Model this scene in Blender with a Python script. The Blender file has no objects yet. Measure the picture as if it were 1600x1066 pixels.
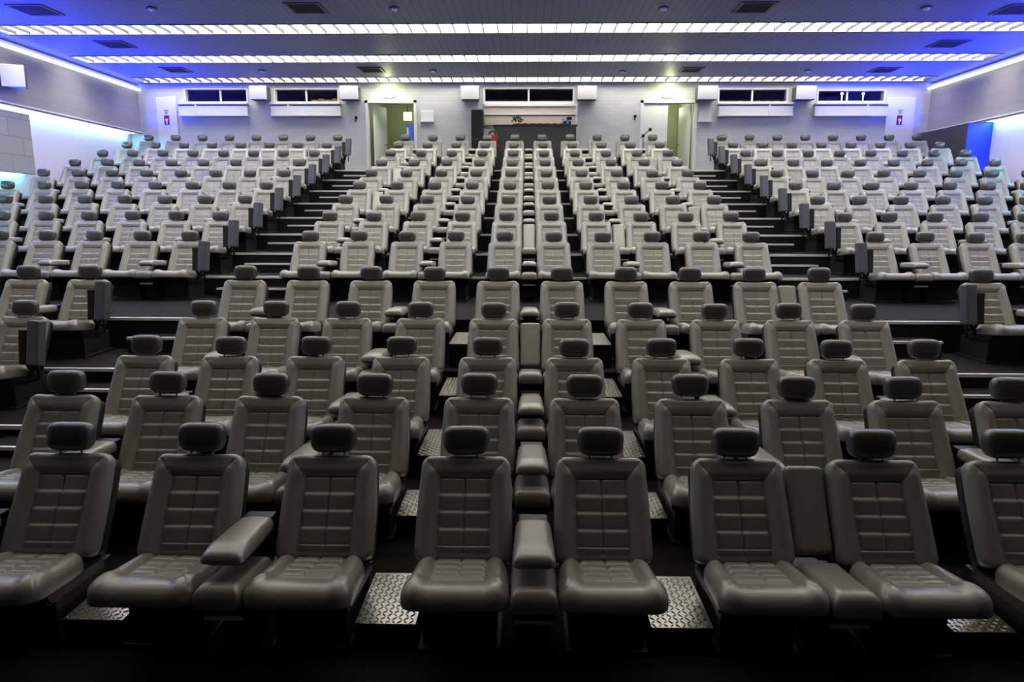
import bpy, bmesh, math, random
import numpy as np
from mathutils import Vector, Matrix
random.seed(7)
sc = bpy.context.scene
COL = sc.collection
# ------------------------------------------------------------------ camera, world, exposure
CAMZ = 2.45
PITCH, YAW, ROLL = math.radians(10.149), math.radians(1.176), math.radians(0.109)
FPX = 1067.0
cam_d = bpy.data.cameras.new('camera'); cam = bpy.data.objects.new('camera', cam_d); COL.objects.link(cam)
cam_d.sensor_width = 36.0; cam_d.lens = FPX / 1600 * 36.0; cam_d.clip_end = 200
CR = Matrix.Rotation(YAW, 3, 'Z') @ Matrix.Rotation(math.pi / 2 - PITCH, 3, 'X') @ Matrix.Rotation(ROLL, 3, 'Z')
cam.matrix_world = Matrix.Translation((0, 0, CAMZ)) @ CR.to_4x4()
sc.camera = cam
w = bpy.data.worlds.new('world'); sc.world = w; w.use_nodes = True
w.node_tree.nodes['Background'].inputs[0].default_value = (0.02, 0.02, 0.03, 1)
w.node_tree.nodes['Background'].inputs[1].default_value = 0.1
sc.view_settings.view_transform = 'Standard'; sc.view_settings.look = 'None'
sc.view_settings.gamma = 1; sc.view_settings.use_curve_mapping = False
sc.view_settings.exposure = 0.45
sc.cycles.max_bounces = 6; sc.cycles.diffuse_bounces = 4; sc.cycles.glossy_bounces = 3
sc.cycles.sample_clamp_indirect = 4
# light levels
STRIP_POWER = [5, 12, 10.5, 10.5, 9.5, 4.9, 2.4, 0.3]     # ceiling strips, rear to front
COVE_BLUE = 45.0
ADDED_BLUE_WASH = 620.0  # area lamps added for the wide blue on the ceiling
LEDGE_CYAN = 20.0
LEDGE_LAVENDER = 5.0

# ------------------------------------------------------------------ rows (depth of headrest, height of platform)
def rowD(n): return 11.31 + 1.169 * (n - 6) if n >= 6 else [3.93, 5.08, 6.23, 7.42, 8.61][n - 1]
def rowH(n): return (-.283 + .3265 * (n - 6) if n >= 6 else [-1.304, -1.247, -1.169, -.982, -.678][n - 1]) + CAMZ
def level(n): return rowH(n) - 1.0
def front(n): return 8.71 if n == 6 else (rowD(n) - 1.17 if n > 1 else 2.72)
S, OFF = 0.8, 0.048
BACKY, CEIL = 21.9, 4.07 + CAMZ
XL, XR = -12.05, 12.2
def ray(px, py):
    return CR @ Vector(((px - 800) / FPX, -(py - 533) / FPX, -1.0))
def onY(px, py, y=BACKY):
    r = ray(px, py); k = y / r.y; return r.x * k, CAMZ + r.z * k
def onZ(px, py, z=CEIL):
    r = ray(px, py); k = (z - CAMZ) / r.z; return r.x * k, r.y * k
def toPx(x, y, z):
    v = CR.transposed() @ Vector((x, y, z - CAMZ)); return 800 - FPX * v.x / v.z, 533 + FPX * v.y / v.z

# ------------------------------------------------------------------ materials
MATS = {}
def mat(name, col, rough=.5, metal=0., spec=.5, emis=None, estr=0., trans=0.):
    m = bpy.data.materials.new(name); m.use_nodes = True
    b = m.node_tree.nodes['Principled BSDF']
    b.inputs['Base Color'].default_value = (*col, 1); b.inputs['Roughness'].default_value = rough
    b.inputs['Metallic'].default_value = metal; b.inputs['Specular IOR Level'].default_value = spec
    if emis:
        b.inputs['Emission Color'].default_value = (*emis, 1); b.inputs['Emission Strength'].default_value = estr
    if trans: b.inputs['Transmission Weight'].default_value = trans
    MATS[name] = m
    return m
def nodes(m): return m.node_tree.nodes, m.node_tree.links, m.node_tree.nodes['Principled BSDF']
def noise_bump(m, scale, strength, dist=.002, colvar=0., coord='Object'):
    N, L, b = nodes(m)
    tc = N.new('ShaderNodeTexCoord'); nz = N.new('ShaderNodeTexNoise'); nz.inputs['Scale'].default_value = scale
    nz.inputs['Detail'].default_value = 4
    L.new(tc.outputs[coord], nz.inputs['Vector'])
    bp = N.new('ShaderNodeBump'); bp.inputs['Strength'].default_value = strength; bp.inputs['Distance'].default_value = dist
    L.new(nz.outputs['Fac'], bp.inputs['Height']); L.new(bp.outputs[0], b.inputs['Normal'])
    if colvar:
        mx = N.new('ShaderNodeMix'); mx.data_type = 'RGBA'; c = b.inputs['Base Color'].default_value
        mx.inputs[6].default_value = (c[0] * (1 - colvar), c[1] * (1 - colvar), c[2] * (1 - colvar), 1)
        mx.inputs[7].default_value = (c[0] * (1 + colvar), c[1] * (1 + colvar), c[2] * (1 + colvar), 1)
        L.new(nz.outputs['Fac'], mx.inputs[0]); L.new(mx.outputs[2], b.inputs['Base Color'])
leather = mat('leather', (.215, .208, .19), .32, spec=.85); noise_bump(leather, 260, .12, .001, .06)
head_leather = mat('headrest_leather', (.058, .057, .054), .27, spec=.8); noise_bump(head_leather, 260, .12, .001, .06)
plastic = mat('black_plastic', (.012, .012, .013), .5, spec=.3); noise_bump(plastic, 120, .1, .001)
grey_plastic = mat('grey_plastic', (.075, .075, .08), .45); noise_bump(grey_plastic, 120, .1, .001)
chrome = mat('chrome', (.6, .6, .6), .2, 1.0)
carpet = mat('carpet', (.016, .0155, .0165), .95, spec=.1); noise_bump(carpet, 350, .6, .004, .35)
alu = mat('aluminium', (.75, .75, .73), .45, .3); noise_bump(alu, 60, .05)
plate = mat('tread_plate_steel', (.42, .41, .38), .33, .85); noise_bump(plate, 30, .1, .001, .15)
white = mat('white_paint', (.84, .84, .85), .5); noise_bump(white, 40, .05, .001, .02)
cream = mat('cream_paint', (.62, .55, .46), .5); noise_bump(cream, 30, .08, .001, .06)
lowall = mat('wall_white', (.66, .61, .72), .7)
dark = mat('dark_grey', (.035, .035, .037), .6); noise_bump(dark, 50, .1, .001, .1)
black = mat('black', (.006, .006, .006), .5, spec=.3); noise_bump(black, 50, .1)
bluelit_face = mat('painted_blue_light', (.01, .03, .75), .5); noise_bump(bluelit_face, 40, .1, .001, .1)  # blue LED light on the dark enclosure's end, put into its colour
orange = mat('orange_crate', (.75, .28, .06), .5, emis=(.9, .35, .08), estr=.15); noise_bump(orange, 40, .1, .001, .3)  # faint emission makes the crates look lit; they hold no lamp
red = mat('red', (.22, .015, .015), .6); noise_bump(red, 40, .1, .001, .2)
green_leaf = mat('leaf', (.03, .06, .02), .6); noise_bump(green_leaf, 40, .3, .002, .3)
bluecloth = mat('blue_print', (.08, .16, .6), .6); noise_bump(bluecloth, 8, .1, .002, .5)
greenwall = mat('corridor_wall', (.30, .32, .22), .7); noise_bump(greenwall, 20, .1, .002, .05)
booth = mat('booth_wall', (.05, .05, .07), .7); noise_bump(booth, 20, .1, .002, .1)
glass = mat('window_glass', (.9, .93, 1), .03, trans=1.0); glass.node_tree.nodes['Principled BSDF'].inputs['IOR'].default_value = 1.45
diff = mat('light_diffuser', (.8, .8, .8), .5)
lampglow = mat('lamp_glow', (.9, .9, .8), .5, emis=(1, 1, .72), estr=14)
exitgreen = mat('exit_sign_green', (.5, .8, .3), .5, emis=(.75, 1, .35), estr=2.2)
blueled = mat('blue_led', (.5, .6, 1), .5, emis=(.012, .03, 1.0), estr=COVE_BLUE)
cyanled = mat('cyan_led', (.5, 1, 1), .5, emis=(.22, .86, 1.0), estr=LEDGE_CYAN)
lavled = mat('lavender_led', (.8, .7, 1), .5, emis=(.80, .72, 1.0), estr=LEDGE_LAVENDER)
ledline = mat('led_profile', (.8, .85, 1), .4, emis=(.85, .92, 1.0), estr=1.6)

def brick_wall(name, col, bw, rh, mort, mcol, bump=.25):
    m = mat(name, col, .7)
    N, L, b = nodes(m)
    tc = N.new('ShaderNodeTexCoord'); sp = N.new('ShaderNodeSeparateXYZ'); cb = N.new('ShaderNodeCombineXYZ')
    ad = N.new('ShaderNodeMath'); ad.operation = 'ADD'
    L.new(tc.outputs['Object'], sp.inputs[0]); L.new(sp.outputs[0], ad.inputs[0]); L.new(sp.outputs[1], ad.inputs[1])
    L.new(ad.outputs[0], cb.inputs[0]); L.new(sp.outputs[2], cb.inputs[1])
    br = N.new('ShaderNodeTexBrick'); br.inputs['Scale'].default_value = 1
    br.inputs['Brick Width'].default_value = bw; br.inputs['Row Height'].default_value = rh
    br.inputs['Mortar Size'].default_value = mort; br.inputs['Mortar Smooth'].default_value = .3
    br.inputs['Color1'].default_value = (*[c * .95 for c in col], 1); br.inputs['Color2'].default_value = (*[c * 1.05 for c in col], 1)
    br.inputs['Mortar'].default_value = (*mcol, 1)
    L.new(cb.outputs[0], br.inputs['Vector']); L.new(br.outputs['Color'], b.inputs['Base Color'])
    bp = N.new('ShaderNodeBump'); bp.inputs['Strength'].default_value = bump; bp.inputs['Distance'].default_value = .01; bp.invert = True
    L.new(br.outputs['Fac'], bp.inputs['Height']); L.new(bp.outputs[0], b.inputs['Normal'])
    return m
backwall = brick_wall('painted_blockwork', (.63, .635, .65), .4, .1, .006, (.55, .555, .565), .12)
sidewall = brick_wall('acoustic_panel', (.345, .325, .275), 2.4, .38, .008, (.28, .27, .235))
slabpanel = brick_wall('slab_panel', (.33, .33, .32), .9, .42, .012, (.22, .22, .21))
ceilm = mat('ceiling_slats', (.30, .30, .32), .5)
def ceil_nodes():
    N, L, b = nodes(ceilm)
    tc = N.new('ShaderNodeTexCoord'); sp = N.new('ShaderNodeSeparateXYZ'); L.new(tc.outputs['Object'], sp.inputs[0])
    mu = N.new('ShaderNodeMath'); mu.operation = 'MULTIPLY'; mu.inputs[1].default_value = 1 / .16; L.new(sp.outputs[0], mu.inputs[0])
    fr = N.new('ShaderNodeMath'); fr.operation = 'FRACT'; L.new(mu.outputs[0], fr.inputs[0])
    lt = N.new('ShaderNodeMath'); lt.operation = 'LESS_THAN'; lt.inputs[1].default_value = .1; L.new(fr.outputs[0], lt.inputs[0])
    mx = N.new('ShaderNodeMix'); mx.data_type = 'RGBA'; mx.inputs[6].default_value = (.155, .165, .245, 1); mx.inputs[7].default_value = (.08, .085, .13, 1)
    L.new(lt.outputs[0], mx.inputs[0]); L.new(mx.outputs[2], b.inputs['Base Color'])
ceil_nodes()

# ------------------------------------------------------------------ mesh helpers
def mesh_of(name, bm, m, smooth=False):
    me = bpy.data.meshes.new(name); bm.normal_update(); bm.to_mesh(me); bm.free()
    me.materials.append(m)
    if smooth: me.polygons.foreach_set('use_smooth', [True] * len(me.polygons))
    return me
def link(name, me, parent=None, loc=(0, 0, 0), rot=(0, 0, 0)):
    o = bpy.data.objects.new(name, me); COL.objects.link(o)
    o.location = loc; o.rotation_euler = rot
    if parent: o.parent = parent
    return o
def empty(name, loc=(0, 0, 0)):
    o = bpy.data.objects.new(name, None); COL.objects.link(o); o.location = loc; o.empty_display_size = .1; return o
def tag(o, label, cat, group=None):
    o['label'] = label; o['category'] = cat
    if group: o['group'] = group
    return o
def struct(name, me):
    o = link(name, me); o['kind'] = 'structure'; return o
def box(bm, x0, x1, y0, y1, z0, z1, bev=0.):
    r = bmesh.ops.create_cube(bm, size=1)
    vs = r['verts']
    for v in vs:
        v.co = Vector(((x0 + x1) / 2 + v.co.x * (x1 - x0), (y0 + y1) / 2 + v.co.y * (y1 - y0), (z0 + z1) / 2 + v.co.z * (z1 - z0)))
    if bev > 0:
        es = list({e for v in vs for e in v.link_edges})
        bmesh.ops.bevel(bm, geom=es, offset=bev, segments=2, affect='EDGES', profile=.6)
def boxmesh(name, m, *dims, bev=0.):
    bm = bmesh.new()
    for d in dims: box(bm, *d, bev=bev)
    return mesh_of(name, bm, m)
def cyl(bm, p0, p1, r0, r1=None, seg=12):
    p0, p1 = Vector(p0), Vector(p1); r1 = r0 if r1 is None else r1
    d = (p1 - p0); q = d.to_track_quat('Z', 'Y').to_matrix().to_4x4()
    bmesh.ops.create_cone(bm, cap_ends=True, segments=seg, radius1=r0, radius2=r1, depth=d.length,
                          matrix=Matrix.Translation((p0 + p1) / 2) @ q)
def ball(bm, c, r, s=(1, 1, 1), seg=12):
    bmesh.ops.create_uvsphere(bm, u_segments=seg, v_segments=max(6, seg // 2), radius=1,
                              matrix=Matrix.Translation(c) @ Matrix.Diagonal((r * s[0], r * s[1], r * s[2], 1)))

def pad(name, m, hw, L, height, r, thick, R, frame, nu=48, nv=48, r_side=None):
    """A stuffed pad: outline half width hw(v) over 0..L with corner radius R, top height(x,v), edge radius r.
    frame = (origin, xdir, vdir, ndir)."""
    O, X, V, Nn = [np.array(a, float) for a in frame]
    a = np.linspace(-1, 1, nu + 1); a = np.sin(a * math.pi / 2) * .45 + a * .55
    b = np.linspace(0, 1, nv + 1); b = (1 - np.cos(b * math.pi)) / 2 * .45 + b * .55
    top = np.zeros((nv + 1, nu + 1, 3)); bot = np.zeros_like(top)
    for j, bb in enumerate(b):
        v = bb * L
        de = min(v, L - v); W = hw(v)
        we = W if de >= R else W - R + math.sqrt(max(0, R * R - (R - de) ** 2))
        we = max(we, W - R)
        for i, aa in enumerate(a):
            x = aa * we
            dx = W - abs(x); 
            if dx < R and de < R: d = R - math.hypot(R - dx, R - de)
            else: d = min(dx, de)
            d = max(0, d)
            drop = 0 if d >= r else r - math.sqrt(max(0, r * r - (r - d) ** 2))
            h = height(x, v, W) - drop
            # bottom edge rounding
            rb = r * .22; db = 0 if d >= rb else rb - math.sqrt(max(0, rb * rb - (rb - d) ** 2))
            top[j, i] = O + X * x + V * v + Nn * h
            bot[j, i] = O + X * x + V * v + Nn * (-thick + db)
    n1 = (nu + 1) * (nv + 1)
    verts = np.concatenate([top.reshape(-1, 3), bot.reshape(-1, 3)])
    F = []
    idx = lambda j, i, s: s * n1 + j * (nu + 1) + i
    for j in range(nv):
        for i in range(nu):
            F.append((idx(j, i, 0), idx(j, i + 1, 0), idx(j + 1, i + 1, 0), idx(j + 1, i, 0)))
            F.append((idx(j, i, 1), idx(j + 1, i, 1), idx(j + 1, i + 1, 1), idx(j, i + 1, 1)))
    for j in range(nv):
        F.append((idx(j, nu, 0), idx(j, nu, 1), idx(j + 1, nu, 1), idx(j + 1, nu, 0)))
        F.append((idx(j, 0, 1), idx(j, 0, 0), idx(j + 1, 0, 0), idx(j + 1, 0, 1)))
    for i in range(nu):
        F.append((idx(nv, i, 0), idx(nv, i + 1, 0), idx(nv, i + 1, 1), idx(nv, i, 1)))
        F.append((idx(0, i + 1, 0), idx(0, i, 0), idx(0, i, 1), idx(0, i + 1, 1)))
    me = bpy.data.meshes.new(name); me.from_pydata([tuple(v) for v in verts], [], F); me.update()
    bm = bmesh.new(); bm.from_mesh(me); bmesh.ops.remove_doubles(bm, verts=bm.verts, dist=1e-5)
    bmesh.ops.recalc_face_normals(bm, faces=bm.faces); bm.to_mesh(me); bm.free()
    me.materials.append(m); me.polygons.foreach_set('use_smooth', [True] * len(me.polygons))
    return me
def sstep(a, b, x):
    t = min(1, max(0, (x - a) / (b - a))); return t * t * (3 - 2 * t)
def groove(d, wdt, dep):
    return -dep * math.exp(-(d / wdt) ** 2)

# ------------------------------------------------------------------ seat meshes (origin: platform under the headrest, facing -Y)
RA = math.radians(30.5)
BO = (0, -.345, .385); BV = (0, math.sin(RA), math.cos(RA)); BN = (0, -math.cos(RA), math.sin(RA))
BL = .605
def back_hw(v): return .282 - .022 * (v / BL) + .006 * math.sin(math.pi * v / BL)
VR = [.09, .187, .284, .381, .475]         # tuft edges up the backrest
VR0 = .045
def back_h(x, v, W):
    ax = abs(x); PW = .150
    t = ax / W
    bol = .048 * sstep(.50, .74, t) * (1 - .55 * sstep(.80, 1.0, t))
    bol *= (1 - .55 * sstep(.46, .57, v))
    up = .026 * sstep(.45, .53, v)
    h = max(bol, up) * .5 + (bol + up) * .5 * .9
    inside = ax < PW and VR0 < v < VR[-1]
    if inside:
        edges = [VR0] + VR
        for k in range(len(edges) - 1):
            if edges[k] <= v <= edges[k + 1]:
                s = (v - edges[k]) / (edges[k + 1] - edges[k]); break
        amp = .024 if k < len(edges) - 2 else .012
        q = (.30 + .75 * s) * (1 - s ** 16) * min(1, .5 + s * 8); c = ax / PW; qx = 1 - abs(2 * c - 1) ** 12
        h += amp * q * (.30 + .70 * qx) - .008
    if inside: h += groove(ax, .004, .010)
    h += groove(min(abs(ax - PW), 1) if VR0 < v < VR[-1] else 1, .005, .007)
    h += groove(abs(v - VR[-1]) if ax < PW else 1, .005, .007)
    # diagonal seam from the panel's corner to the top corner, and the seam over the top
    if VR[-1] <= v <= BL and ax > PW:
        dd = abs((ax - PW) * .80 - (v - VR[-1]) * .62); h += groove(dd, .005, .006) * (1 if v < BL - .03 else .3)
    return h
back_me = pad('backrest', leather, back_hw, BL, back_h, .036, .055, .060, (BO, (1, 0, 0), BV, BN), 84, 92)
shell_me = pad('back_shell', plastic, lambda v: back_hw(v) - .006, BL - .012, lambda x, v, W: 0., .012, .082, .060,
               (np.array(BO) + np.array(BV) * .004 - np.array(BN) * .044, (1, 0, 0), BV, BN), 20, 20)
TA = math.radians(7.5)
CO = (0, -.335, .405); CV = (0, -math.cos(TA), math.sin(TA)); CN = (0, math.sin(TA), math.cos(TA))
CL = .50
def cush_hw(v): return .255 + .024 * sstep(0, CL, v)
CR_ = [.10, .175, .25, .315]
def cush_h(x, v, W):
    ax = abs(x); t = ax / W; PW = .14
    bol = .034 * sstep(.50, .72, t) * (1 - .4 * sstep(.8, 1, t)) * (1 - .45 * sstep(.3, .46, v))
    up = .022 * sstep(.29, .38, v)
    h = (bol + up) * .8
    if ax < PW and .02 < v < CR_[-1]:
        edges = [.02] + CR_
        for k in range(len(edges) - 1):
            if edges[k] <= v <= edges[k + 1]:
                s = (v - edges[k]) / (edges[k + 1] - edges[k]); break
        c = ax / PW
        h += .020 * (1 - abs(2 * s - 1) ** 6) * (.3 + .7 * (1 - abs(2 * c - 1) ** 12)) - .005
    h += groove(abs(ax - PW) if .02 < v < CR_[-1] else 1, .005, .006) + groove(abs(v - CR_[-1]) if ax < PW else 1, .005, .006)
    if v > CR_[-1] and ax > PW:
        h += groove(abs((ax - PW) * .75 - (v - CR_[-1]) * .66), .005, .005)
    h -= .012 * sstep(.40, .5, v)
    return h
cush_me = pad('seat_cushion', leather, cush_hw, CL, cush_h, .062, .092, .085, (CO, (1, 0, 0), CV, CN), 76, 76)
def con_h(x, v, W): return .012 * (1 - (x / W) ** 4) + .008 * sstep(.25, .4, v) - .012 * sstep(.40, .5, v)
con_me = pad('console_cushion', leather, lambda v: .123 - .003 * v / CL, CL - .012, con_h, .050, .105, .02, (CO, (1, 0, 0), CV, CN), 24, 48)
AAx = math.radians(4)
def arm_h(x, v, W): return .010 * (1 - (x / W) ** 2) - .022 * sstep(.38, .5, v)
arm_down_me = pad('armrest_lowered', leather, lambda v: .100 + .012 * v / .5, .50, arm_h, .038, .072, .03,
                  ((0, -.235, .600), (1, 0, 0), (0, -math.cos(AAx), math.sin(AAx)), (0, math.sin(AAx), math.cos(AAx))), 24, 44)
AU = np.array((0, -math.cos(AAx), math.sin(AAx)))
armshell_me = pad('armrest_shell', plastic, lambda v: .092 + .010 * v / .5, .46, lambda x, v, W: 0., .008, .022, .03,
                  (np.array((0, -.240, .600)) - .068 * np.array((0, math.sin(AAx), math.cos(AAx))), (1, 0, 0), AU, (0, math.sin(AAx), math.cos(AAx))), 12, 20)
arm_up_me = pad('armrest_raised', leather, lambda v: .111, .50, lambda x, v, W: .01 * (1 - (x / W) ** 2), .030, .085, .03,
                (np.array(BO) + np.array(BV) * .07 + np.array(BN) * -.012, (1, 0, 0), BV, BN), 24, 44)

def headrest_mesh():
    me = bpy.data.meshes.new('headrest'); nu, nv = 44, 26
    V = []; F = []
    def sp(c, e): return math.copysign(abs(c) ** e, c)
    for j in range(nv + 1):
        ph = -math.pi / 2 + math.pi * j / nv
        for i in range(nu):
            th = 2 * math.pi * i / nu
            x = .139 * sp(math.cos(ph), .36) * sp(math.cos(th), .50)
            y = .066 * sp(math.cos(ph), .62) * sp(math.sin(th), .75)
            z = .087 * sp(math.sin(ph), .72)
            x *= 1 + .03 * z / .087
            y += -.010 * (x / .139) ** 2 * -1 * .6
            if y < 0: y += .003 * math.exp(-(x / .006) ** 2)
            V.append((x, y, z))
    for j in range(nv):
        for i in range(nu):
            F.append((j * nu + i, j * nu + (i + 1) % nu, (j + 1) * nu + (i + 1) % nu, (j + 1) * nu + i))
    me.from_pydata(V, [], F); me.update()
    bm = bmesh.new(); bm.from_mesh(me); bmesh.ops.remove_doubles(bm, verts=bm.verts, dist=1e-5)
    bmesh.ops.recalc_face_normals(bm, faces=bm.faces); bm.to_mesh(me); bm.free()
    me.materials.append(head_leather); me.polygons.foreach_set('use_smooth', [True] * len(me.polygons))
    return me
head_me = headrest_mesh()
bm = bmesh.new(); cyl(bm, (0, -.05, .86), (0, -.008, .955), .007, seg=10); post_me = mesh_of('headrest_post', bm, chrome, True)
# frame under the cushion with a stepped side skirt, and the pedestal
bm = bmesh.new()
vs = [(-.255, -.72, .372), (.255, -.72, .372), (.262, -.22, .335), (-.262, -.22, .335),
      (-.235, -.66, .27), (.235, -.66, .27), (.25, -.20, .25), (-.25, -.20, .25)]
V = [bm.verts.new(v) for v in vs]
for f in ((0, 1, 2, 3), (7, 6, 5, 4), (0, 4, 5, 1), (1, 5, 6, 2), (2, 6, 7, 3), (3, 7, 4, 0)): bm.faces.new([V[i] for i in f])
bmesh.ops.recalc_face_normals(bm, faces=bm.faces)
bmesh.ops.bevel(bm, geom=list(bm.edges), offset=.012, segments=2, affect='EDGES')
frame_me = mesh_of('seat_frame', bm, plastic)
bm = bmesh.new(); box(bm, -.20, .20, -.58, -.06, 0, .262, bev=.01); box(bm, -.225, .225, -.62, -.03, 0, .03, bev=.006)
box(bm, -.16, .16, -.24, -.05, .25, .40, bev=.01); ped_me = mesh_of('pedestal', bm, plastic)
bm = bmesh.new(); box(bm, -.095, .095, -.56, -.10, 0, .315, bev=.01); box(bm, -.11, .11, -.72, -.20, .26, .35, bev=.01); conbase_me = mesh_of('console_base', bm, plastic)
footbar_me = boxmesh('foot_bar', alu, (-.10, .10, -.75, -.735, .262, .285), (-.08, -.07, -.74, -.70, .265, .28), (.07, .08, -.74, -.70, .265, .28))
bm = bmesh.new()
box(bm, -.085, .085, -.30, -.16, .53, .60, bev=.012); box(bm, -.085, .085, -.27, -.19, .33, .56, bev=.01)
hinge_me = mesh_of('armrest_hinge', bm, plastic)
# outer armrest of the aisle seats, swung up: a broad pad, a slimmer inner pad, and the arm that carries them
def outer_armrest(sgn):
    bm = bmesh.new(); box(bm, -.08, .08, -.05, .05, 0, .47, bev=.018)
    bmesh.ops.rotate(bm, verts=bm.verts, cent=(0, 0, 0), matrix=Matrix.Rotation(-.30 * sgn, 3, 'Z'))
    bmesh.ops.rotate(bm, verts=bm.verts, cent=(0, 0, 0), matrix=Matrix.Rotation(-.13, 3, 'X'))
    bmesh.ops.rotate(bm, verts=bm.verts, cent=(0, 0, 0), matrix=Matrix.Rotation(.05 * sgn, 3, 'Y'))
    bmesh.ops.translate(bm, verts=bm.verts, vec=(.415 * sgn, -.52, .46))
    a = mesh_of('raised_armrest', bm, grey_plastic)
    bm = bmesh.new(); box(bm, -.045, .045, -.035, .035, 0, .37, bev=.015)
    bmesh.ops.rotate(bm, verts=bm.verts, cent=(0, 0, 0), matrix=Matrix.Rotation(-.15, 3, 'X'))
    bmesh.ops.translate(bm, verts=bm.verts, vec=(.285 * sgn, -.50, .46))
    b = mesh_of('armrest_liner', bm, plastic)
    bm = bmesh.new()
    cyl(bm, (.27 * sgn, -.40, .36), (.40 * sgn, -.50, .49), .022); cyl(bm, (.24 * sgn, -.40, .33), (.28 * sgn, -.40, .37), .035)
    cyl(bm, (.28 * sgn, -.40, .36), (.29 * sgn, -.49, .49), .02); cyl(bm, (.42 * sgn, -.50, .49), (.42 * sgn, -.50, .30), .014)
    c = mesh_of('armrest_bracket', bm, plastic, True)
    return a, b, c
OUT = {1: outer_armrest(1), -1: outer_armrest(-1)}

# ------------------------------------------------------------------ room shell
bm = bmesh.new()
box(bm, XL - .6, XR + .6, -5, front(1), -.3, 0)
box(bm, XL - .6, XR + .6, front(1), front(2), -.3, level(1))
for n in range(2, 15):
    y1 = front(n + 1) if n < 14 else BACKY + 3.2
    box(bm, XL - .6, XR + .6, front(n), y1, -.3, level(n))
struct('floor', mesh_of('floor', bm, carpet))
for n in range(2, 15):
    rng = [(XL + .1, XR - .1)] if n > 6 else [(XL + .1, -3.86), (3.96, XR - .1)]
    o = struct('trim_%d' % (n - 1), boxmesh('trim', alu, *[(a, b, front(n) - .012, front(n) + .035, level(n) - .03, level(n) + .006) for a, b in rng]))

# ceiling with open slots for the light troughs
STR_Y = [21.32, 18.60, 15.78, 12.96, 10.14, 7.32, 4.50, 1.68]
SW = .375; SD = .36
bm = bmesh.new()
ys = [-5.0]
for y in sorted(STR_Y): ys += [y - SW, y + SW]
ys.append(BACKY + .2)
for i in range(0, len(ys), 2): box(bm, XL - .6, XR + .6, ys[i], ys[i + 1], CEIL, CEIL + .42)
for i in range(1, len(ys) - 1, 2):
    box(bm, XL - .6, XL + .35, ys[i], ys[i + 1], CEIL, CEIL + .42); box(bm, XR - .35, XR + .6, ys[i], ys[i + 1], CEIL, CEIL + .42)
struct('ceiling', mesh_of('ceiling', bm, ceilm))
DIST = ['nearest the back wall', 'second in front of the back wall', 'third in front of the back wall, widest in view', 'above the seventh row', 'above the cross aisle', 'above the fourth row', 'above the second row', 'in front of the first row']
for i, y in enumerate(STR_Y):
    e = empty('ceiling_light_strip', (0, y, CEIL))
    tag(e, 'long glowing white louvred ceiling light strip, ' + DIST[i], 'ceiling light', 'light strips across the ceiling')
    em = mat('strip_tube_%d' % i, (.9, .9, .9), .5, emis=(1.0, .97, .87) if i < 5 else (1.0, .93, .78), estr=STRIP_POWER[i])
    link('diffuser', boxmesh('diffuser', em, (XL + .36, XR - .36, -SW + .02, SW - .02, SD - .03, SD)), e)
    link('trough', boxmesh('trough', white, (XL + .35, XR - .35, -SW, -SW + .012, .004, SD - .03), (XL + .35, XR - .35, SW - .012, SW, .004, SD - .03), (XL + .35, XR - .35, -SW, SW, SD, SD + .02)), e)
    bm = bmesh.new(); x = XL + .36 + .16
    while x < XR - .36:
        box(bm, x - .010, x + .010, -SW + .013, SW - .013, .005, .07); x += .32
    link('louvre', mesh_of('louvre', bm, dark), e)
    link('edge_trim', boxmesh('edge_trim', dark, (XL + .35, XR - .35, SW, SW + .03, -.012, 0), (XL + .35, XR - .35, -SW - .03, -SW, -.012, 0)), e)

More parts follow.
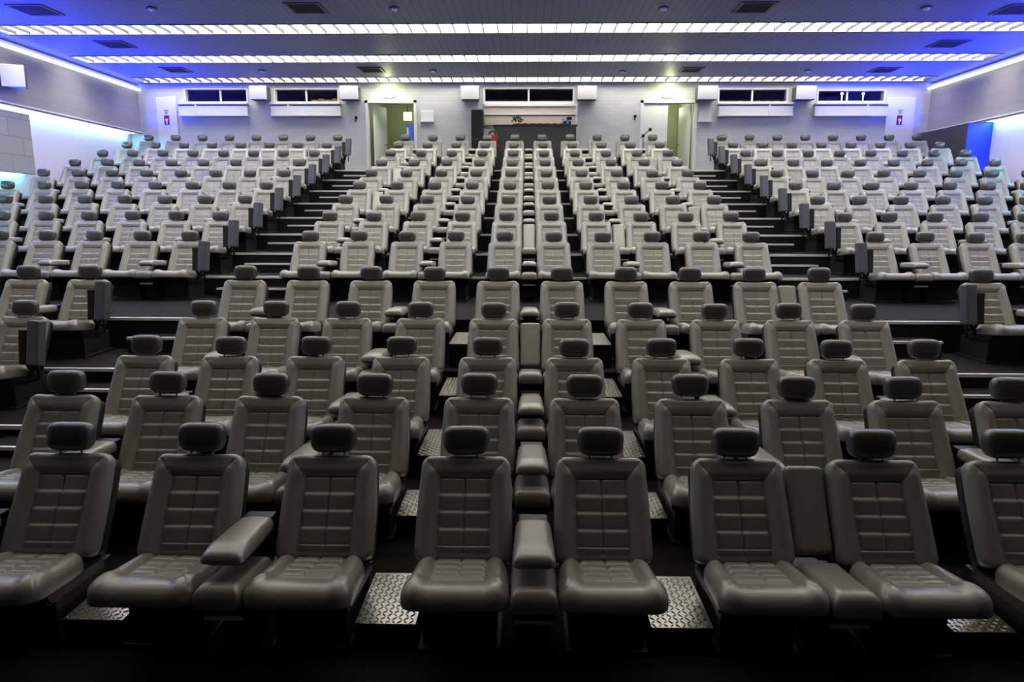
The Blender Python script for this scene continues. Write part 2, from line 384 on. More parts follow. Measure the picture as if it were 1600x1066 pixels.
# side walls: upper panels hung in front of a recessed lower wall
LEDGE = 2.6 + CAMZ
REC = .30
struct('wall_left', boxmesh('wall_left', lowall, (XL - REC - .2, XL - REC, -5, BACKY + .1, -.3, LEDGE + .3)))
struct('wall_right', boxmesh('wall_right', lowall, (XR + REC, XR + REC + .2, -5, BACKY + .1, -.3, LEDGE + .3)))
struct('wall_left_upper', boxmesh('wall_left_upper', sidewall, (XL - REC, XL, -5, BACKY, LEDGE, CEIL)))
struct('wall_right_upper', boxmesh('wall_right_upper', sidewall, (XR, XR + REC, -5, BACKY, LEDGE, CEIL)))
struct('wall_front', boxmesh('wall_front', dark, (XL - .6, XR + .6, -5.2, -5, -.3, CEIL)))
for sgn, X, side in ((1, XL, 'left'), (-1, XR, 'right')):
    e = empty('led_cove', (X, 0, CEIL)); tag(e, 'blue lit cove line along the top of the %s side wall' % side, 'cove light', 'blue cove lines under the ceiling')
    xs = lambda a, b: (min(a * sgn, b * sgn), max(a * sgn, b * sgn))
    link('cove_profile', boxmesh('cove_profile', white, (*xs(.001, .03), 0, BACKY - .02, -.17, -.055)), e)
    link('led_line', boxmesh('led_line', blueled, (*xs(.031, .04), 0, BACKY - .02, -.150, -.135)), e)
    link('cove_lip', boxmesh('cove_lip', ledline, (*xs(.001, .12), 0, BACKY - .02, -.20, -.172), (*xs(.11, .12), 0, BACKY - .02, -.172, -.154)), e)
    al = bpy.data.lights.new('added_blue_wash', 'AREA'); al.shape = 'RECTANGLE'; al.size = .03; al.size_y = 13.2; al.energy = ADDED_BLUE_WASH; al.color = (.010, .028, 1.0); al.spread = math.radians(84)  # added lamp with no visible fixture, set at the ledge to blue the ceiling
    ao = bpy.data.objects.new('added_blue_wash', al); COL.objects.link(ao); ao.parent = e; ao.location = (.05 * sgn, BACKY - 6.8, LEDGE - CEIL + .06)
    ao.rotation_euler = (0, -sgn * math.radians(90 + 42), 0)
    e = empty('ledge_light', (X, 0, LEDGE)); tag(e, 'cyan glowing light line below the upper panels of the %s wall' % side, 'wall light', 'cyan light lines on the side walls')
    yr = BACKY - .3 if sgn > 0 else 19.2
    link('led_line', boxmesh('led_line', cyanled, (*xs(-REC + .015, -REC + .09), 9, yr, -.035, -.005)), e)
    o = link('led_line', boxmesh('led_line', lavled, (*xs(-.14, -.04), 9, yr, -.035, -.005)), e); o['label'] = 'lavender light line beside the cyan one'
    link('ledge_profile', boxmesh('ledge_profile', white, (*xs(-.035, .0), 3, BACKY - .02, -.03, -.003), (*xs(.001, .05), 0, BACKY - .02, .01, .045)), e)  # upper ridge is invented as a mount for the added blue lamp

# slab panel standing off the lower left wall
sl = empty('acoustic_slab', (XL, 14, 3.5)); tag(sl, 'grey textured slab panel standing off the lower left wall', 'wall panel')
link('slab', boxmesh('slab', slabpanel, (-.16, -.04, -6, 3.05, 0, 1.42), bev=.01), sl)
link('led_line', boxmesh('led_line', cyanled, (-.28, -.17, -6, 2.9, .02, .05)), sl)
# dark box in the rear right corner
cb = empty('corner_enclosure', (XR, 19.3, level(12))); tag(cb, 'dark boxed enclosure in the rear right corner with blue light painted on its end', 'enclosure')
link('enclosure_body', boxmesh('enclosure_body', dark, (-.36, REC - .01, .03, 2.55, 0, LEDGE - level(12) - .04)), cb)
o = link('end_panel', boxmesh('end_panel', bluelit_face, (-.36, REC - .01, 0, .03, 0, LEDGE - level(12) - .04)), cb); o['label'] = 'end panel with blue light painted on'

# ------------------------------------------------------------------ back wall with doors and booth windows
def rect(px0, px1, py0, py1, y=BACKY):
    x0, z1 = onY(px0, py0, y); x1, z0 = onY(px1, py1, y); return x0, x1, z0, z1
FL = level(14)
WIN = [rect(290, 386, 140, 159), rect(430, 528, 140, 159), rect(757, 895, 139, 159), rect(1124, 1228, 140, 159), rect(1279, 1380, 142, 158)]
DOORS = [rect(573, 650, 160, 253), rect(1004, 1083, 160, 253)]
holes = [list(r) for r in WIN] + [[d[0], d[1], FL, d[3]] for d in DOORS]
bm = bmesh.new()
xs = sorted({XL - .6, XR + .6, *[h[0] for h in holes], *[h[1] for h in holes]})
for a, b in zip(xs, xs[1:]):
    hs = [h for h in holes if h[0] < (a + b) / 2 < h[1]]
    if not hs: box(bm, a, b, BACKY, BACKY + .2, -.2, CEIL + .3)
    else:
        h = hs[0]
        box(bm, a, b, BACKY, BACKY + .2, -.2, h[2]); box(bm, a, b, BACKY, BACKY + .2, h[3], CEIL + .3)
struct('wall_back', mesh_of('wall_back', bm, backwall))
# spaces behind: dark booths and two green lit corridors
Y2 = BACKY + 3.0
parts = [XL - .3, DOORS[0][0] - .12, DOORS[0][1] + .12, DOORS[1][0] - .12, DOORS[1][1] + .12, XR + .3]
for i, nm in enumerate(['wall_booth_left', 'wall_corridor_left', 'wall_booth_middle', 'wall_corridor_right', 'wall_booth_right']):
    a, b = parts[i], parts[i + 1]; g = 'corridor' in nm
    if g: a, b = a - (0 if i == 1 else .0), b
    struct(nm, boxmesh(nm, greenwall if g else booth, (a, b, Y2, Y2 + .1, FL, CEIL), (a, a + .04, BACKY + .2, Y2, FL, CEIL), (b - .04, b, BACKY + .2, Y2, FL, CEIL), (a, b, BACKY + .2, Y2, CEIL - .15, CEIL - .1)))
for d, side in zip(DOORS, ('left', 'right')):
    l = bpy.data.lights.new('corridor_lamp', 'POINT'); l.energy = 16 if side == 'left' else 34; l.color = (.95, 1, .72); l.shadow_soft_size = .12
    lo = bpy.data.objects.new('corridor_lamp', l); COL.objects.link(lo); lo.location = ((d[0] + d[1]) / 2 + .1, BACKY + 1.7, FL + 2.2)
# window units
WL = ['far left, above a white ledge', 'between the left door and far left window, orange shelf behind', 'wide one in the middle above the desk', 'right of the right door', 'far right, two small lights in it']
for i, (x0, x1, z0, z1) in enumerate(WIN):
    e = empty('window_%d' % (i + 1), ((x0 + x1) / 2, BACKY, z0)); e['kind'] = 'structure'
    hw = (x1 - x0) / 2; h = z1 - z0
    mx = {0: .12, 1: -.02, 2: -.0, 3: .0, 4: -.1}[i] * hw
    fr = boxmesh('window_frame', white, (-hw - .04, hw + .04, -.05, .02, -.07, 0), (-hw - .04, -hw, -.03, .02, 0, h), (hw, hw + .04, -.03, .02, 0, h),
                 (-hw - .04, hw + .04, -.03, .02, h, h + .03), (mx - .025, mx + .025, .03, .09, 0, h), (-hw, hw, .03, .09, h * .68, h * .68 + .02) if False else (-hw, -hw + .02, .03, .09, 0, h))
    link('window_frame', fr, e)
    link('window_pane', boxmesh('window_pane', glass, (-hw, hw, .055, .065, 0, h)), e)
# orange crates behind the second window, two little lamps in the fifth
x0, x1, z0, z1 = WIN[1]
for k in range(4):
    cx = x0 + (x1 - x0) * (.56 + .115 * k)
    tag(link('storage_crate', boxmesh('storage_crate', orange, (-.09, .09, -.1, .1, 0, .15 + .03 * (k % 2)), bev=.008), None, (cx, BACKY + .45, z0 - .03)),
        ['orange crate behind the left booth window, nearest its mullion', 'second orange crate from the mullion behind the left booth window', 'third orange crate from the mullion behind the left booth window', 'orange crate behind the left booth window, beside the white loudspeaker'][k], 'crate', 'orange crates behind the booth window')
tag(link('storage_shelf', boxmesh('storage_shelf', dark, (x0 + .9, x1, BACKY + .3, BACKY + .6, z0 - .06, z0 - .03))), 'dark shelf holding orange crates behind the left booth window', 'shelf')
x0, x1, z0, z1 = WIN[4]
for k, (fx, c) in enumerate(((.45, (1, 1, 1)), (.78, (.6, .9, 1)))):
    mm = mat('pilot_lamp_%d' % k, (.8, .8, .8), .5, emis=c, estr=2.5)
    bm = bmesh.new(); ball(bm, (0, 0, 0), .045); cyl(bm, (0, 0, -.2), (0, 0, -.03), .015)
    tag(link('booth_lamp', mesh_of('booth_lamp', bm, mm, True), None, (x0 + (x1 - x0) * fx, BACKY + .4, z0 + .28)), ['small white lamp behind the far right booth window', 'small bluish lamp behind the far right booth window'][k], 'lamp')

# white ledge boxes under the windows
def ledge(px0, px1, split, label):
    x0, x1, z0, z1 = rect(px0, px1, 164, 180)
    xs = onY(split, 170)[0]
    e = empty('radiator_cover', ((x0 + x1) / 2, BACKY, z0)); tag(e, label, 'radiator cover', 'white covers under the booth windows')
    h = z1 - z0; hw = (x1 - x0) / 2; s = xs - (x0 + x1) / 2
    link('cover_panel', boxmesh('cover_panel', white, (-hw, s - .02, -.14, 0, 0, h), (s + .02, hw, -.14, 0, 0, h), bev=.008), e)
    link('cover_rail', boxmesh('cover_rail', white, (-hw - .01, hw + .01, -.17, 0, -.05, 0), (-hw - .01, hw + .01, -.17, 0, h, h + .03), (s - .03, s + .03, -.16, 0, 0, h), bev=.005), e)
    link('cover_gap', boxmesh('cover_gap', dark, (-hw, hw, -.145, 0, h - .05, h - .02)), e)
ledge(282, 390, 309, 'white ledge box below the far left booth window')
ledge(425, 534, 453, 'white ledge box below the booth window beside the left door')
ledge(1122, 1236, 1200, 'white ledge box below the booth window beside the right door')
ledge(1271, 1383, 1352, 'white ledge box below the far right booth window')
# cream panelling below the middle window
x0, x1, z0, z1 = rect(757, 899, 164, 196)
e = empty('serving_hatch', ((x0 + x1) / 2, BACKY, z0)); tag(e, 'cream panelled hatch with white rails below the middle window', 'hatch')
hw = (x1 - x0) / 2; h = z1 - z0
link('hatch_panel', boxmesh('hatch_panel', cream, (-hw, hw, -.06, 0, 0, h)), e)
link('hatch_rail', boxmesh('hatch_rail', white, (-hw, hw, -.10, 0, h - .05, h + .02), (-hw, hw, -.09, 0, h * .50, h * .58), (hw, hw + .05, -.1, 0, -1.0, h)), e)
link('shadow_gap', boxmesh('shadow_gap', dark, (-hw, hw, -.065, 0, h * .46, h * .50)), e)

# loudspeakers on the back wall
SPK = [(389, 416, 'far left window, left of the six'), (530, 559, 'left door, upper left of its frame'), (720, 748, 'black cabinet at the middle window'), (903, 932, 'desk, right of the middle window'),
       (1092, 1121, 'right door, upper right of its frame'), (1246, 1275, 'far right window, rightmost of the six')]
for a, b, where in SPK:
    x0, x1, z0, z1 = rect(a, b, 134, 155, BACKY - .45)
    e = empty('loudspeaker', ((x0 + x1) / 2, BACKY, z0)); tag(e, 'white boxy wall loudspeaker near the ' + where, 'loudspeaker', 'white loudspeakers on the back wall')
    hw = (x1 - x0) / 2; h = z1 - z0
    link('speaker_box', boxmesh('speaker_box', grey_plastic, (-hw, hw, -.40, -.05, 0, h), bev=.01), e)
    link('speaker_grille', boxmesh('speaker_grille', white, (-hw - .005, hw + .005, -.44, -.40, .0, h + .005), bev=.01), e)
    link('speaker_bracket', boxmesh('speaker_bracket', plastic, (-.06, .06, -.06, 0, .08, h - .08)), e)
# loudspeaker on the left wall: at the picture's left edge
x, z = -11.6, 0
def onX(px, py, X):
    r = ray(px, py); k = X / r.x; return r.y * k, CAMZ + r.z * k
yb, zb = onX(30, 121, XL + .35)
e = empty('loudspeaker', (XL, yb, zb)); tag(e, 'white loudspeaker on the left side wall above the cyan line', 'loudspeaker')
link('speaker_box', boxmesh('speaker_box', grey_plastic, (.06, .38, -.22, .22, -.22, .22), bev=.01), e)
o = link('speaker_grille', boxmesh('speaker_grille', white, (-.235, .235, -.015, .015, -.24, .24), bev=.01), e, (.36, -.22, 0), (0, 0, .35))
link('speaker_bracket', boxmesh('speaker_bracket', plastic, (0, .07, -.05, .05, -.1, .1)), e)

# doors
for i, (x0, x1, z0, z1) in enumerate(DOORS):
    z0 = FL
    e = empty('door_%d' % (i + 1), ((x0 + x1) / 2, BACKY, z0)); e['kind'] = 'structure'
    hw = (x1 - x0) / 2; h = z1 - z0
    link('door_frame', boxmesh('door_frame', white, (-hw - .05, -hw + .03, -.04, .2, 0, h + .06), (hw - .03, hw + .05, -.04, .2, 0, h + .06), (-hw - .05, hw + .05, -.04, .2, h - .02, h + .06)), e)
    if i == 0:
        lf = link('door_leaf', boxmesh('door_leaf', white, (0, .05, 0, .75, .01, h - .03)), e, (-hw + .14, .2, 0), (0, 0, -.32))
        link('door_handle', boxmesh('door_handle', chrome, (.05, .09, .62, .72, 1.0, 1.03)), lf)
    else:
        lf = link('door_leaf', boxmesh('door_leaf', white, (0, .76, 0, .05, .01, h - .03)), e, (-hw + .03, .02, 0)); lf['label'] = 'closed white door leaf'
        link('door_handle', boxmesh('door_handle', chrome, (.64, .74, -.05, 0, 1.0, 1.03)), lf)
        lf = link('door_leaf', boxmesh('door_leaf', white, (0, .05, 0, .75, .01, h - .03)), e, (hw - .12, .2, 0), (0, 0, .25)); lf['label'] = 'open white door leaf'
        link('door_handle', boxmesh('door_handle', chrome, (-.04, 0, .62, .72, 1.0, 1.03)), lf)
# lamps above the doors
for px, side in ((607, 'left'), (1045, 'right')):
    x, z = onY(px, 149, BACKY - .12)
    e = empty('door_lamp', (x, BACKY, z)); tag(e, 'small glaring yellow white lamp above the %s door' % side, 'lamp', 'lamps above the doors')
    bm = bmesh.new(); box(bm, -.16, .16, -.06, 0, -.05, .05, bev=.012); link('lamp_housing', mesh_of('lamp_housing', bm, white), e)
    bm = bmesh.new(); ball(bm, (0, -.09, 0), .06, (1.5, .6, .8)); link('lamp_glass', mesh_of('lamp_glass', bm, lampglow, True), e)
    l = bpy.data.lights.new('door_lamp_light', 'POINT'); l.energy = 9; l.color = (.95, 1, .5); l.shadow_soft_size = .05
    lo = bpy.data.objects.new('lamp_light', l); COL.objects.link(lo); lo.parent = e; lo.location = (0, -.22, .05)
# white control boxes and small black hooks
for a, b, side in ((658, 678, 'right of the left door'), (1091, 1111, 'right of the right door')):
    x0, x1, z0, z1 = rect(a, b, 174, 190)
    e = empty('wall_box', ((x0 + x1) / 2, BACKY, z0)); tag(e, 'small white box with a bottom lip on the wall ' + side, 'wall box', 'white boxes beside the doors')
    link('box_body', boxmesh('box_body', white, (-.19, .19, -.06, 0, 0, z1 - z0), bev=.01), e)
    link('box_lip', boxmesh('box_lip', white, (-.21, .21, -.10, 0, -.03, .02), bev=.006), e)
for px, py, side in ((557, 184, 'left of the left door'), (992, 182, 'left of the right door')):
    x, z = onY(px, py)
    bm = bmesh.new(); ball(bm, (0, -.05, 0), .05); cyl(bm, (0, -.05, 0), (0, 0, 0), .02); cyl(bm, (0, -.05, 0), (-.02, -.05, -.12), .018)
    tag(link('door_holder', mesh_of('door_holder', bm, black, True), None, (x, BACKY, z)), 'small black door holder knob on the wall ' + side, 'door holder', 'door holders on the back wall')
# pale hose cabinets with red signs
for a, b, sx, side in ((244, 280, 262, 'left'), (1386, 1424, 1404, 'right')):
    x0, x1, z0, z1 = rect(a, b, 152, 215)
    e = empty('hose_cabinet', ((x0 + x1) / 2, BACKY, FL)); tag(e, 'tall pale cabinet door with red fire sign at the %s end' % side, 'cabinet', 'pale cabinets on the back wall')
    hw = (x1 - x0) / 2; hh = z1 - FL
    link('cabinet_door', boxmesh('cabinet_door', white, (-hw, hw, -.05, 0, 0, hh), bev=.008), e)
    X, Z = onY(sx, 187); X -= (x0 + x1) / 2; Z -= FL
    sg = link('fire_sign', boxmesh('fire_sign', red, (X - .08, X + .08, -.06, -.05, Z - .16, Z + .12)), e)
    bm = bmesh.new(); cyl(bm, (X, -.066, Z - .02), (X, -.058, Z - .02), .045, seg=20); box(bm, X - .02, X + .02, -.066, -.06, Z - .14, Z - .05)
    link('sign_symbol', mesh_of('sign_symbol', bm, white), sg)
    link('sign_lettering', boxmesh('sign_lettering', red, (X - .07, X + .07, -.056, -.05, Z + .26, Z + .28), (X - .05, X + .05, -.056, -.05, Z + .21, Z + .225), (X - .04, X + .04, -.056, -.05, Z + .17, Z + .185)), e)
# green exit sign and banner in the left corridor
x, z = onY(637, 182, BACKY + .55)
e = empty('exit_sign', (x, BACKY + .55, z)); tag(e, 'glowing green exit sign hanging in the left doorway', 'exit sign')
link('sign_box', boxmesh('sign_box', exitgreen, (-.13, .13, -.03, .03, -.12, .13), bev=.01), e)
link('sign_rod', boxmesh('sign_rod', dark, (-.01, .01, -.01, .01, .13, CEIL - .15 - z)), e)
x, z = onY(640, 205, BACKY + .4)
e = empty('roll_up_banner', (x, BACKY + .4, FL)); tag(e, 'blue and white banner standing inside the left doorway', 'banner')
link('banner_cloth', boxmesh('banner_cloth', bluecloth, (-.11, .13, -.01, .01, .05, 1.6)), e)
link('banner_stripe', boxmesh('banner_stripe', white, (-.09, -.03, -.016, -.011, .1, 1.5), (.05, .08, -.016, -.011, .4, 1.0)), e)
link('banner_foot', boxmesh('banner_foot', chrome, (-.14, .16, -.1, .1, 0, .05), bev=.01), e)
# desk at the middle of the back wall
DY = BACKY - .62
x0, x1, z0, z1 = rect(772, 900, 197, 235, DY)
e = empty('control_desk', ((x0 + x1) / 2, DY, FL)); tag(e, 'tall dark grey control desk below the middle booth window', 'desk')
hw = (x1 - x0) / 2; dh = z1 - FL
link('desk_front', boxmesh('desk_front', dark, (-hw, hw, 0, .05, 0, dh), (-hw, -hw + .05, .05, .5, 0, dh), (hw - .05, hw, .05, .5, 0, dh)), e)
link('desk_top', boxmesh('desk_top', dark, (-hw - .03, hw + .03, -.03, .52, dh, dh + .04), bev=.01), e)
bm = bmesh.new()
for k in range(24):
    a = -hw * .55 + hw * 1.25 * k / 24; box(bm, a, a + hw * 1.25 / 24, -.04, .3, dh + .042, dh + .06 + .02 * math.sin(k * .9) ** 2)
tag(link('desk_cloth', mesh_of('desk_cloth', bm, red), None, ((x0 + x1) / 2, DY, FL)), 'crumpled dark red cloth lying along the desk top', 'cloth')
# black equipment cabinet
a0, a1, c0, c1 = rect(735, 756, 171, 225, BACKY - .5)
e = empty('equipment_cabinet', ((a0 + a1) / 2, BACKY - .5, FL)); tag(e, 'tall black equipment cabinet left of the control desk', 'cabinet')
hw2 = (a1 - a0) / 2 - .02
link('cabinet_body', boxmesh('cabinet_body', dark, (-hw2, hw2, 0, .45, 0, c1 - FL), bev=.01), e)
link('cabinet_door', boxmesh('cabinet_door', black, (-hw2 + .015, hw2 - .015, -.015, 0, .03, (c1 - FL) * .54), (-hw2 + .015, hw2 - .015, -.015, 0, (c1 - FL) * .56, c1 - FL - .02)), e)
# red curled desk chair, plant, small device
x, z = onY(770, 205, BACKY - .7)
e = empty('swivel_chair', (x, BACKY - .72, FL)); tag(e, 'red swivel chair at the left end of the control desk', 'chair')
bm = bmesh.new()
for k in range(9):
    t = k / 8 * math.pi; cyl(bm, (.12 * math.cos(t), -.0, z - FL - .12 + .12 * math.sin(t)), (.12 * math.cos(t + .4), 0, z - FL - .12 + .12 * math.sin(t + .4)), .03)
box(bm, -.15, .15, -.03, .02, z - FL - .35, z - FL - .12, bev=.02)
link('chair_back', mesh_of('chair_back', bm, red, True), e)
link('chair_seat', boxmesh('chair_seat', red, (-.18, .18, -.3, .02, z - FL - .5, z - FL - .42), bev=.02), e)
bm = bmesh.new(); cyl(bm, (0, -.15, 0), (0, -.15, z - FL - .45), .03); cyl(bm, (0, -.15, 0), (0, -.15, .05), .22, .05); link('chair_stem', mesh_of('chair_stem', bm, chrome, True), e)
x, _ = onY(808, 190, DY + .3); top = FL + dh + .04
e = empty('potted_plant', (x, DY + .38, top)); tag(e, 'small dark leafy potted plant on the desk', 'plant')
bm = bmesh.new(); cyl(bm, (0, 0, 0), (0, 0, .10), .05, .07); link('pot', mesh_of('pot', bm, cream, True), e)
bm = bmesh.new()
for k in range(26):
    a = random.uniform(0, 6.28); r = random.uniform(.03, .17); ball(bm, (r * math.cos(a) * 1.15, r * math.sin(a) * .4, .14 + random.uniform(0, .17)), .028, (1.3, .6, 1), 6)
link('foliage', mesh_of('foliage', bm, green_leaf, True), e)
x, _ = onY(887, 190, DY + .3)
e = empty('desk_projector', (x, DY + .38, top)); tag(e, 'small black and blue device with lens on the desk right end', 'projector')
link('device_body', boxmesh('device_body', black, (-.10, .10, -.08, .08, .03, .15), (-.03, .13, -.06, .06, .19, .27), bev=.015), e)
bm = bmesh.new(); cyl(bm, (.0, 0, 0), (0, 0, .25), .03); cyl(bm, (-.13, -.02, .02), (-.13, -.02, .22), .03); link('device_stand', mesh_of('device_stand', bm, bluecloth, True), e)
bm = bmesh.new(); cyl(bm, (0, -.12, .09), (0, -.08, .09), .045); link('lens', mesh_of('lens', bm, bluecloth, True), e)
# microphone on a boom in front of the right door
MY = BACKY - .45
p1x, p1z = onY(1005, 212, MY); p2x, p2z = onY(1016, 202.5, MY)
e = empty('microphone_stand', (p1x, MY, FL)); tag(e, 'black boom microphone stand before the closed right door leaf', 'microphone stand')
bm = bmesh.new(); cyl(bm, (0, 0, .02), (0, 0, p1z - FL), .014); link('stand_pole', mesh_of('stand_pole', bm, black, True), e)
bm = bmesh.new(); ball(bm, (0, 0, p1z - FL), .05); cyl(bm, (-.08, 0, p1z - FL - .06), (p2x - p1x, 0, p2z - FL), .012); link('boom', mesh_of('boom', bm, black, True), e)
bm = bmesh.new(); ball(bm, (p2x - p1x, 0, p2z - FL), .055); link('microphone', mesh_of('microphone', bm, black, True), e)
for k in range(3):
    a = k * 2.094 + .4
    bm = bmesh.new(); cyl(bm, (0, 0, .16), (.28 * math.cos(a), .28 * math.sin(a) , .012), .011); link('leg', mesh_of('leg', bm, black, True), e)

# ------------------------------------------------------------------ ceiling vents and small domes
VENT = [(55, 15, 1.1, 'far left one in front of all light strips'), (478, 12, 1.05, 'left one before the widest light strip'), (1179, 11, 1.05, 'right one before the widest light strip'), (1590, 14, 1.05, 'far right one in front of all light strips'),
        (180, 69, 1.05, 'left one between the widest and middle strips'), (1482, 68, 1.05, 'right one between the widest and middle strips'),
        (275, 109, 1.0, 'far left one before the rear strip'), (580, 109, 1.0, 'one above the left door'), (1080, 109, .9, 'one above the right door'), (1382, 109, 1.0, 'far right one before the rear strip')]
for px, py, s, where in VENT:
    x, y = onZ(px, py)
    e = empty('ceiling_vent', (x, y, CEIL)); tag(e, 'square ceiling air vent with pale rim, ' + where, 'vent', 'square vents in the ceiling')
    a = .33 * s
    link('vent_rim', boxmesh('vent_rim', grey_plastic, (-a, a, -a, -a + .05, -.02, 0), (-a, a, a - .05, a, -.02, 0), (-a, -a + .05, -a + .05, a - .05, -.02, 0), (a - .05, a, -a + .05, a - .05, -.02, 0)), e)
    link('vent_core', boxmesh('vent_core', dark, (-a + .05, a - .05, -a + .05, a - .05, -.006, 0)), e)
    bm = bmesh.new()
    for k in range(7): box(bm, -a + .06, a - .06, -a + .10 + k * (2 * a - .2) / 6 - .01, -a + .10 + k * (2 * a - .2) / 6 + .01, -.018, -.007)
    link('vent_slats', mesh_of('vent_slats', bm, dark), e)
DOME = [(237, 12, 'far left one of the front row'), (616, 12, 'left of centre before the widest strip'), (1037, 12, 'right of centre before the widest strip'), (1448, 11, 'far right one of the front row'),
        (410, 110, 'left one before the rear strip'), (677, 110, 'left of centre before the rear strip'), (973, 111, 'right of centre before the rear strip'), (1262, 110, 'right one before the rear strip')]
for px, py, where in DOME:
    x, y = onZ(px, py)
    e = empty('smoke_detector', (x, y, CEIL)); tag(e, 'small pale round ceiling detector, ' + where, 'smoke detector', 'round detectors on the ceiling')
    bm = bmesh.new(); cyl(bm, (0, 0, -.015), (0, 0, 0), .10, seg=20); link('detector_base', mesh_of('detector_base', bm, dark), e)
    bm = bmesh.new(); cyl(bm, (0, 0, -.05), (0, 0, -.015), .055, .07, seg=20); link('detector_head', mesh_of('detector_head', bm, white, True), e)

# ------------------------------------------------------------------ aisle stairs: half steps before each riser
for side, xa, xb in (('left', -5.02, -3.86), ('right', 3.96, 5.12)):
    e = empty('aisle_staircase', ((xa + xb) / 2, front(2), 0)); tag(e, 'dark carpeted aisle stairs with bright nosings, %s of the middle block' % side, 'stairs', 'the two aisle stairs')
    hx = (xb - xa) / 2
    for n in range(2, 15):
        r0, r1 = level(n - 1), level(n); fy = front(n) - front(2)
        if r1 - r0 < .12: continue
        st = link('step', boxmesh('step', carpet, (-hx, hx, fy - .35, fy - .014, r0, (r0 + r1) / 2)), e)
        link('nosing', boxmesh('nosing', alu, (-hx, hx, fy - .362, fy - .32, (r0 + r1) / 2 - .025, (r0 + r1) / 2 + .006)), st)

# ------------------------------------------------------------------ steel tread plate boxes between the pairs, rows one to five
ORD = ['front', 'second', 'third', 'fourth', 'fifth', 'sixth', 'seventh', 'eighth', 'ninth', 'tenth', 'eleventh', 'twelfth', 'thirteenth', 'back']
def tread_mesh(wd, dp):
    bm = bmesh.new()
    box(bm, -wd / 2, wd / 2, 0, dp, -.006, 0)
    p = .032; ny = int(dp / p); nx = int(wd / p)
    for j in range(ny):
        for i in range(nx):
            cx = -wd / 2 + (i + .5) * p; cy = (j + .5) * p; a = math.pi / 4 if (i + j) % 2 else -math.pi / 4
            ca, sa = math.cos(a), math.sin(a)
            pts = [(-.018, 0, 0), (0, -.0055, 0), (.018, 0, 0), (0, .0055, 0), (-.008, 0, .006), (.008, 0, .006)]
            V = [bm.verts.new((cx + x * ca - y * sa, cy + x * sa + y * ca, z)) for x, y, z in pts]
            for f in ((0, 1, 5, 4), (1, 2, 5), (2, 3, 4, 5), (3, 0, 4)): bm.faces.new([V[q] for q in f])
    return mesh_of('tread_plate', bm, plate)
TP = {1: (.85, 978, 893), 2: (.84, 808, 762), 3: (.80, 713, 668), 4: (.76, 619, 590), 5: (.72, 538, 520)}
GAPW = {-4: 'far left', -2: 'left', 0: None, 2: 'right', 4: 'far right'}
for n in range(1, 6):
    c, yf, yr = TP[n]; z = rowH(n) - c
    f = onZ(830, yf, z)[1]; r = min(onZ(830, yr, z)[1], front(n + 1) - .03)
    tw = .33 if n < 4 else .24
    me = tread_mesh(tw, r - f)
    bx = boxmesh('step_box', black, (-tw / 2, tw / 2, .004, r - f, level(n) - z, -.007))
    for kc, w_ in ((-3, 'outer left'), (-1, 'inner left'), (1, 'inner right'), (3, 'outer right')):
        e = empty('tread_plate_step', (kc * S + OFF, f, z))
        tag(e, 'chequered steel tread step in the %s gap between pairs of the %s row' % (w_, ORD[n - 1]), 'step', 'steel tread steps between the front seat pairs')
        link('tread_plate', me, e); link('step_box', bx, e)

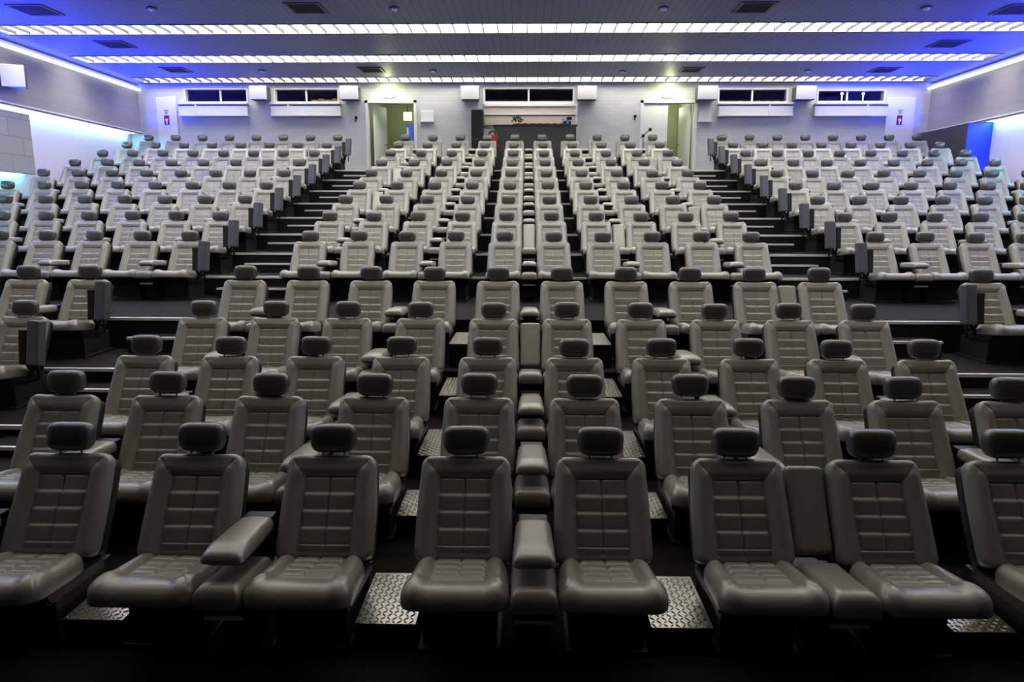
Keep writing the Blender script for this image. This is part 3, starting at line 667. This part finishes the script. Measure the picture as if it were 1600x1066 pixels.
# ------------------------------------------------------------------ seats and consoles
def seat(x, y, z, label, group, outer=0):
    e = empty('cinema_seat', (x, y, z)); tag(e, label, 'cinema seat', group)
    bk = link('backrest', back_me, e); link('back_shell', shell_me, bk); link('seat_cushion', cush_me, e)
    hr = link('headrest', head_me, e, (0, -.012 + random.uniform(-.006, .006), 1.0 + random.uniform(-.006, .006)), (random.uniform(-.22, -.10), 0, random.uniform(-.06, .06)))
    for s in (-.065, .065): link('headrest_post', post_me, e, (s, 0, 0))
    link('seat_frame', frame_me, e); link('pedestal', ped_me, e)
    if outer:
        a, b, c = OUT[outer]
        o = link('outer_armrest', a, e); o['label'] = 'grey armrest pad swung upright'
        link('armrest_liner', b, o); link('armrest_bracket', c, o)
    return e
def console(x, y, z, up, label, group):
    e = empty('seat_console', (x, y, z)); tag(e, label, 'seat console', group)
    link('console_cushion', con_me, e); link('console_base', conbase_me, e)
    ar = link('armrest', arm_up_me if up else arm_down_me, e)
    if not up: link('armrest_shell', armshell_me, ar); link('armrest_hinge', hinge_me, e)
    link('foot_bar', footbar_me, e)
    return e
UP = {(1, 2.0), (4, 0.0), (7, 0.0), (7, 2.0), (5, 4.0), (8, 4.0), (9, -4.0), (11, -4.0), (12, 4.0)}
PAIRW = {-4: 'far left pair', -2: 'inner left pair', 0: 'centre pair', 2: 'inner right pair', 4: 'far right pair'}
SO = ['first', 'second', 'third', 'fourth', 'fifth', 'sixth', 'seventh', 'eighth']
for n in range(1, 15):
    y, z = rowD(n), level(n); rn = ORD[n - 1]
    for pc in (-4, -2, 0, 2, 4):
        for d, wd in ((-.5, 'left'), (.5, 'right')):
            seat((pc + d) * S + OFF, y, z, 'grey quilted leather cinema seat, %s seat of the %s, %s row, middle block' % (wd, PAIRW[pc], rn), 'seats of the middle block')
        up = (n, float(pc)) in UP
        console(pc * S + OFF, y, z, up, '%s armrest console between the %s, %s row, middle block' % ('raised' if up else 'lowered', PAIRW[pc], rn), 'armrest consoles of the middle block')
    if n < 4: continue
    for sg, blk in ((-1, 'left'), (1, 'right')):
        vis = []
        for q in range(8):
            x = sg * (7 + q) * S + OFF
            px, _ = toPx(x, y - .3, z + .7)
            ok = -45 < px < 1645
            vis.append(ok)
            if ok: seat(x, y, z, 'grey quilted leather cinema seat, %s from the aisle in the %s row, %s block' % (SO[q], rn, blk), 'seats of the %s block' % blk, outer=(-sg if q == 0 else 0))
        for q in range(0, 8, 2):
            if vis[q]:
                pc = sg * (7.5 + q); up = (n, pc) in UP
                console(pc * S + OFF, y, z, up, '%s armrest console of the %s pair from the aisle, %s row, %s block' % ('raised' if up else 'lowered', SO[q // 2], rn, blk), 'armrest consoles of the %s block' % blk)
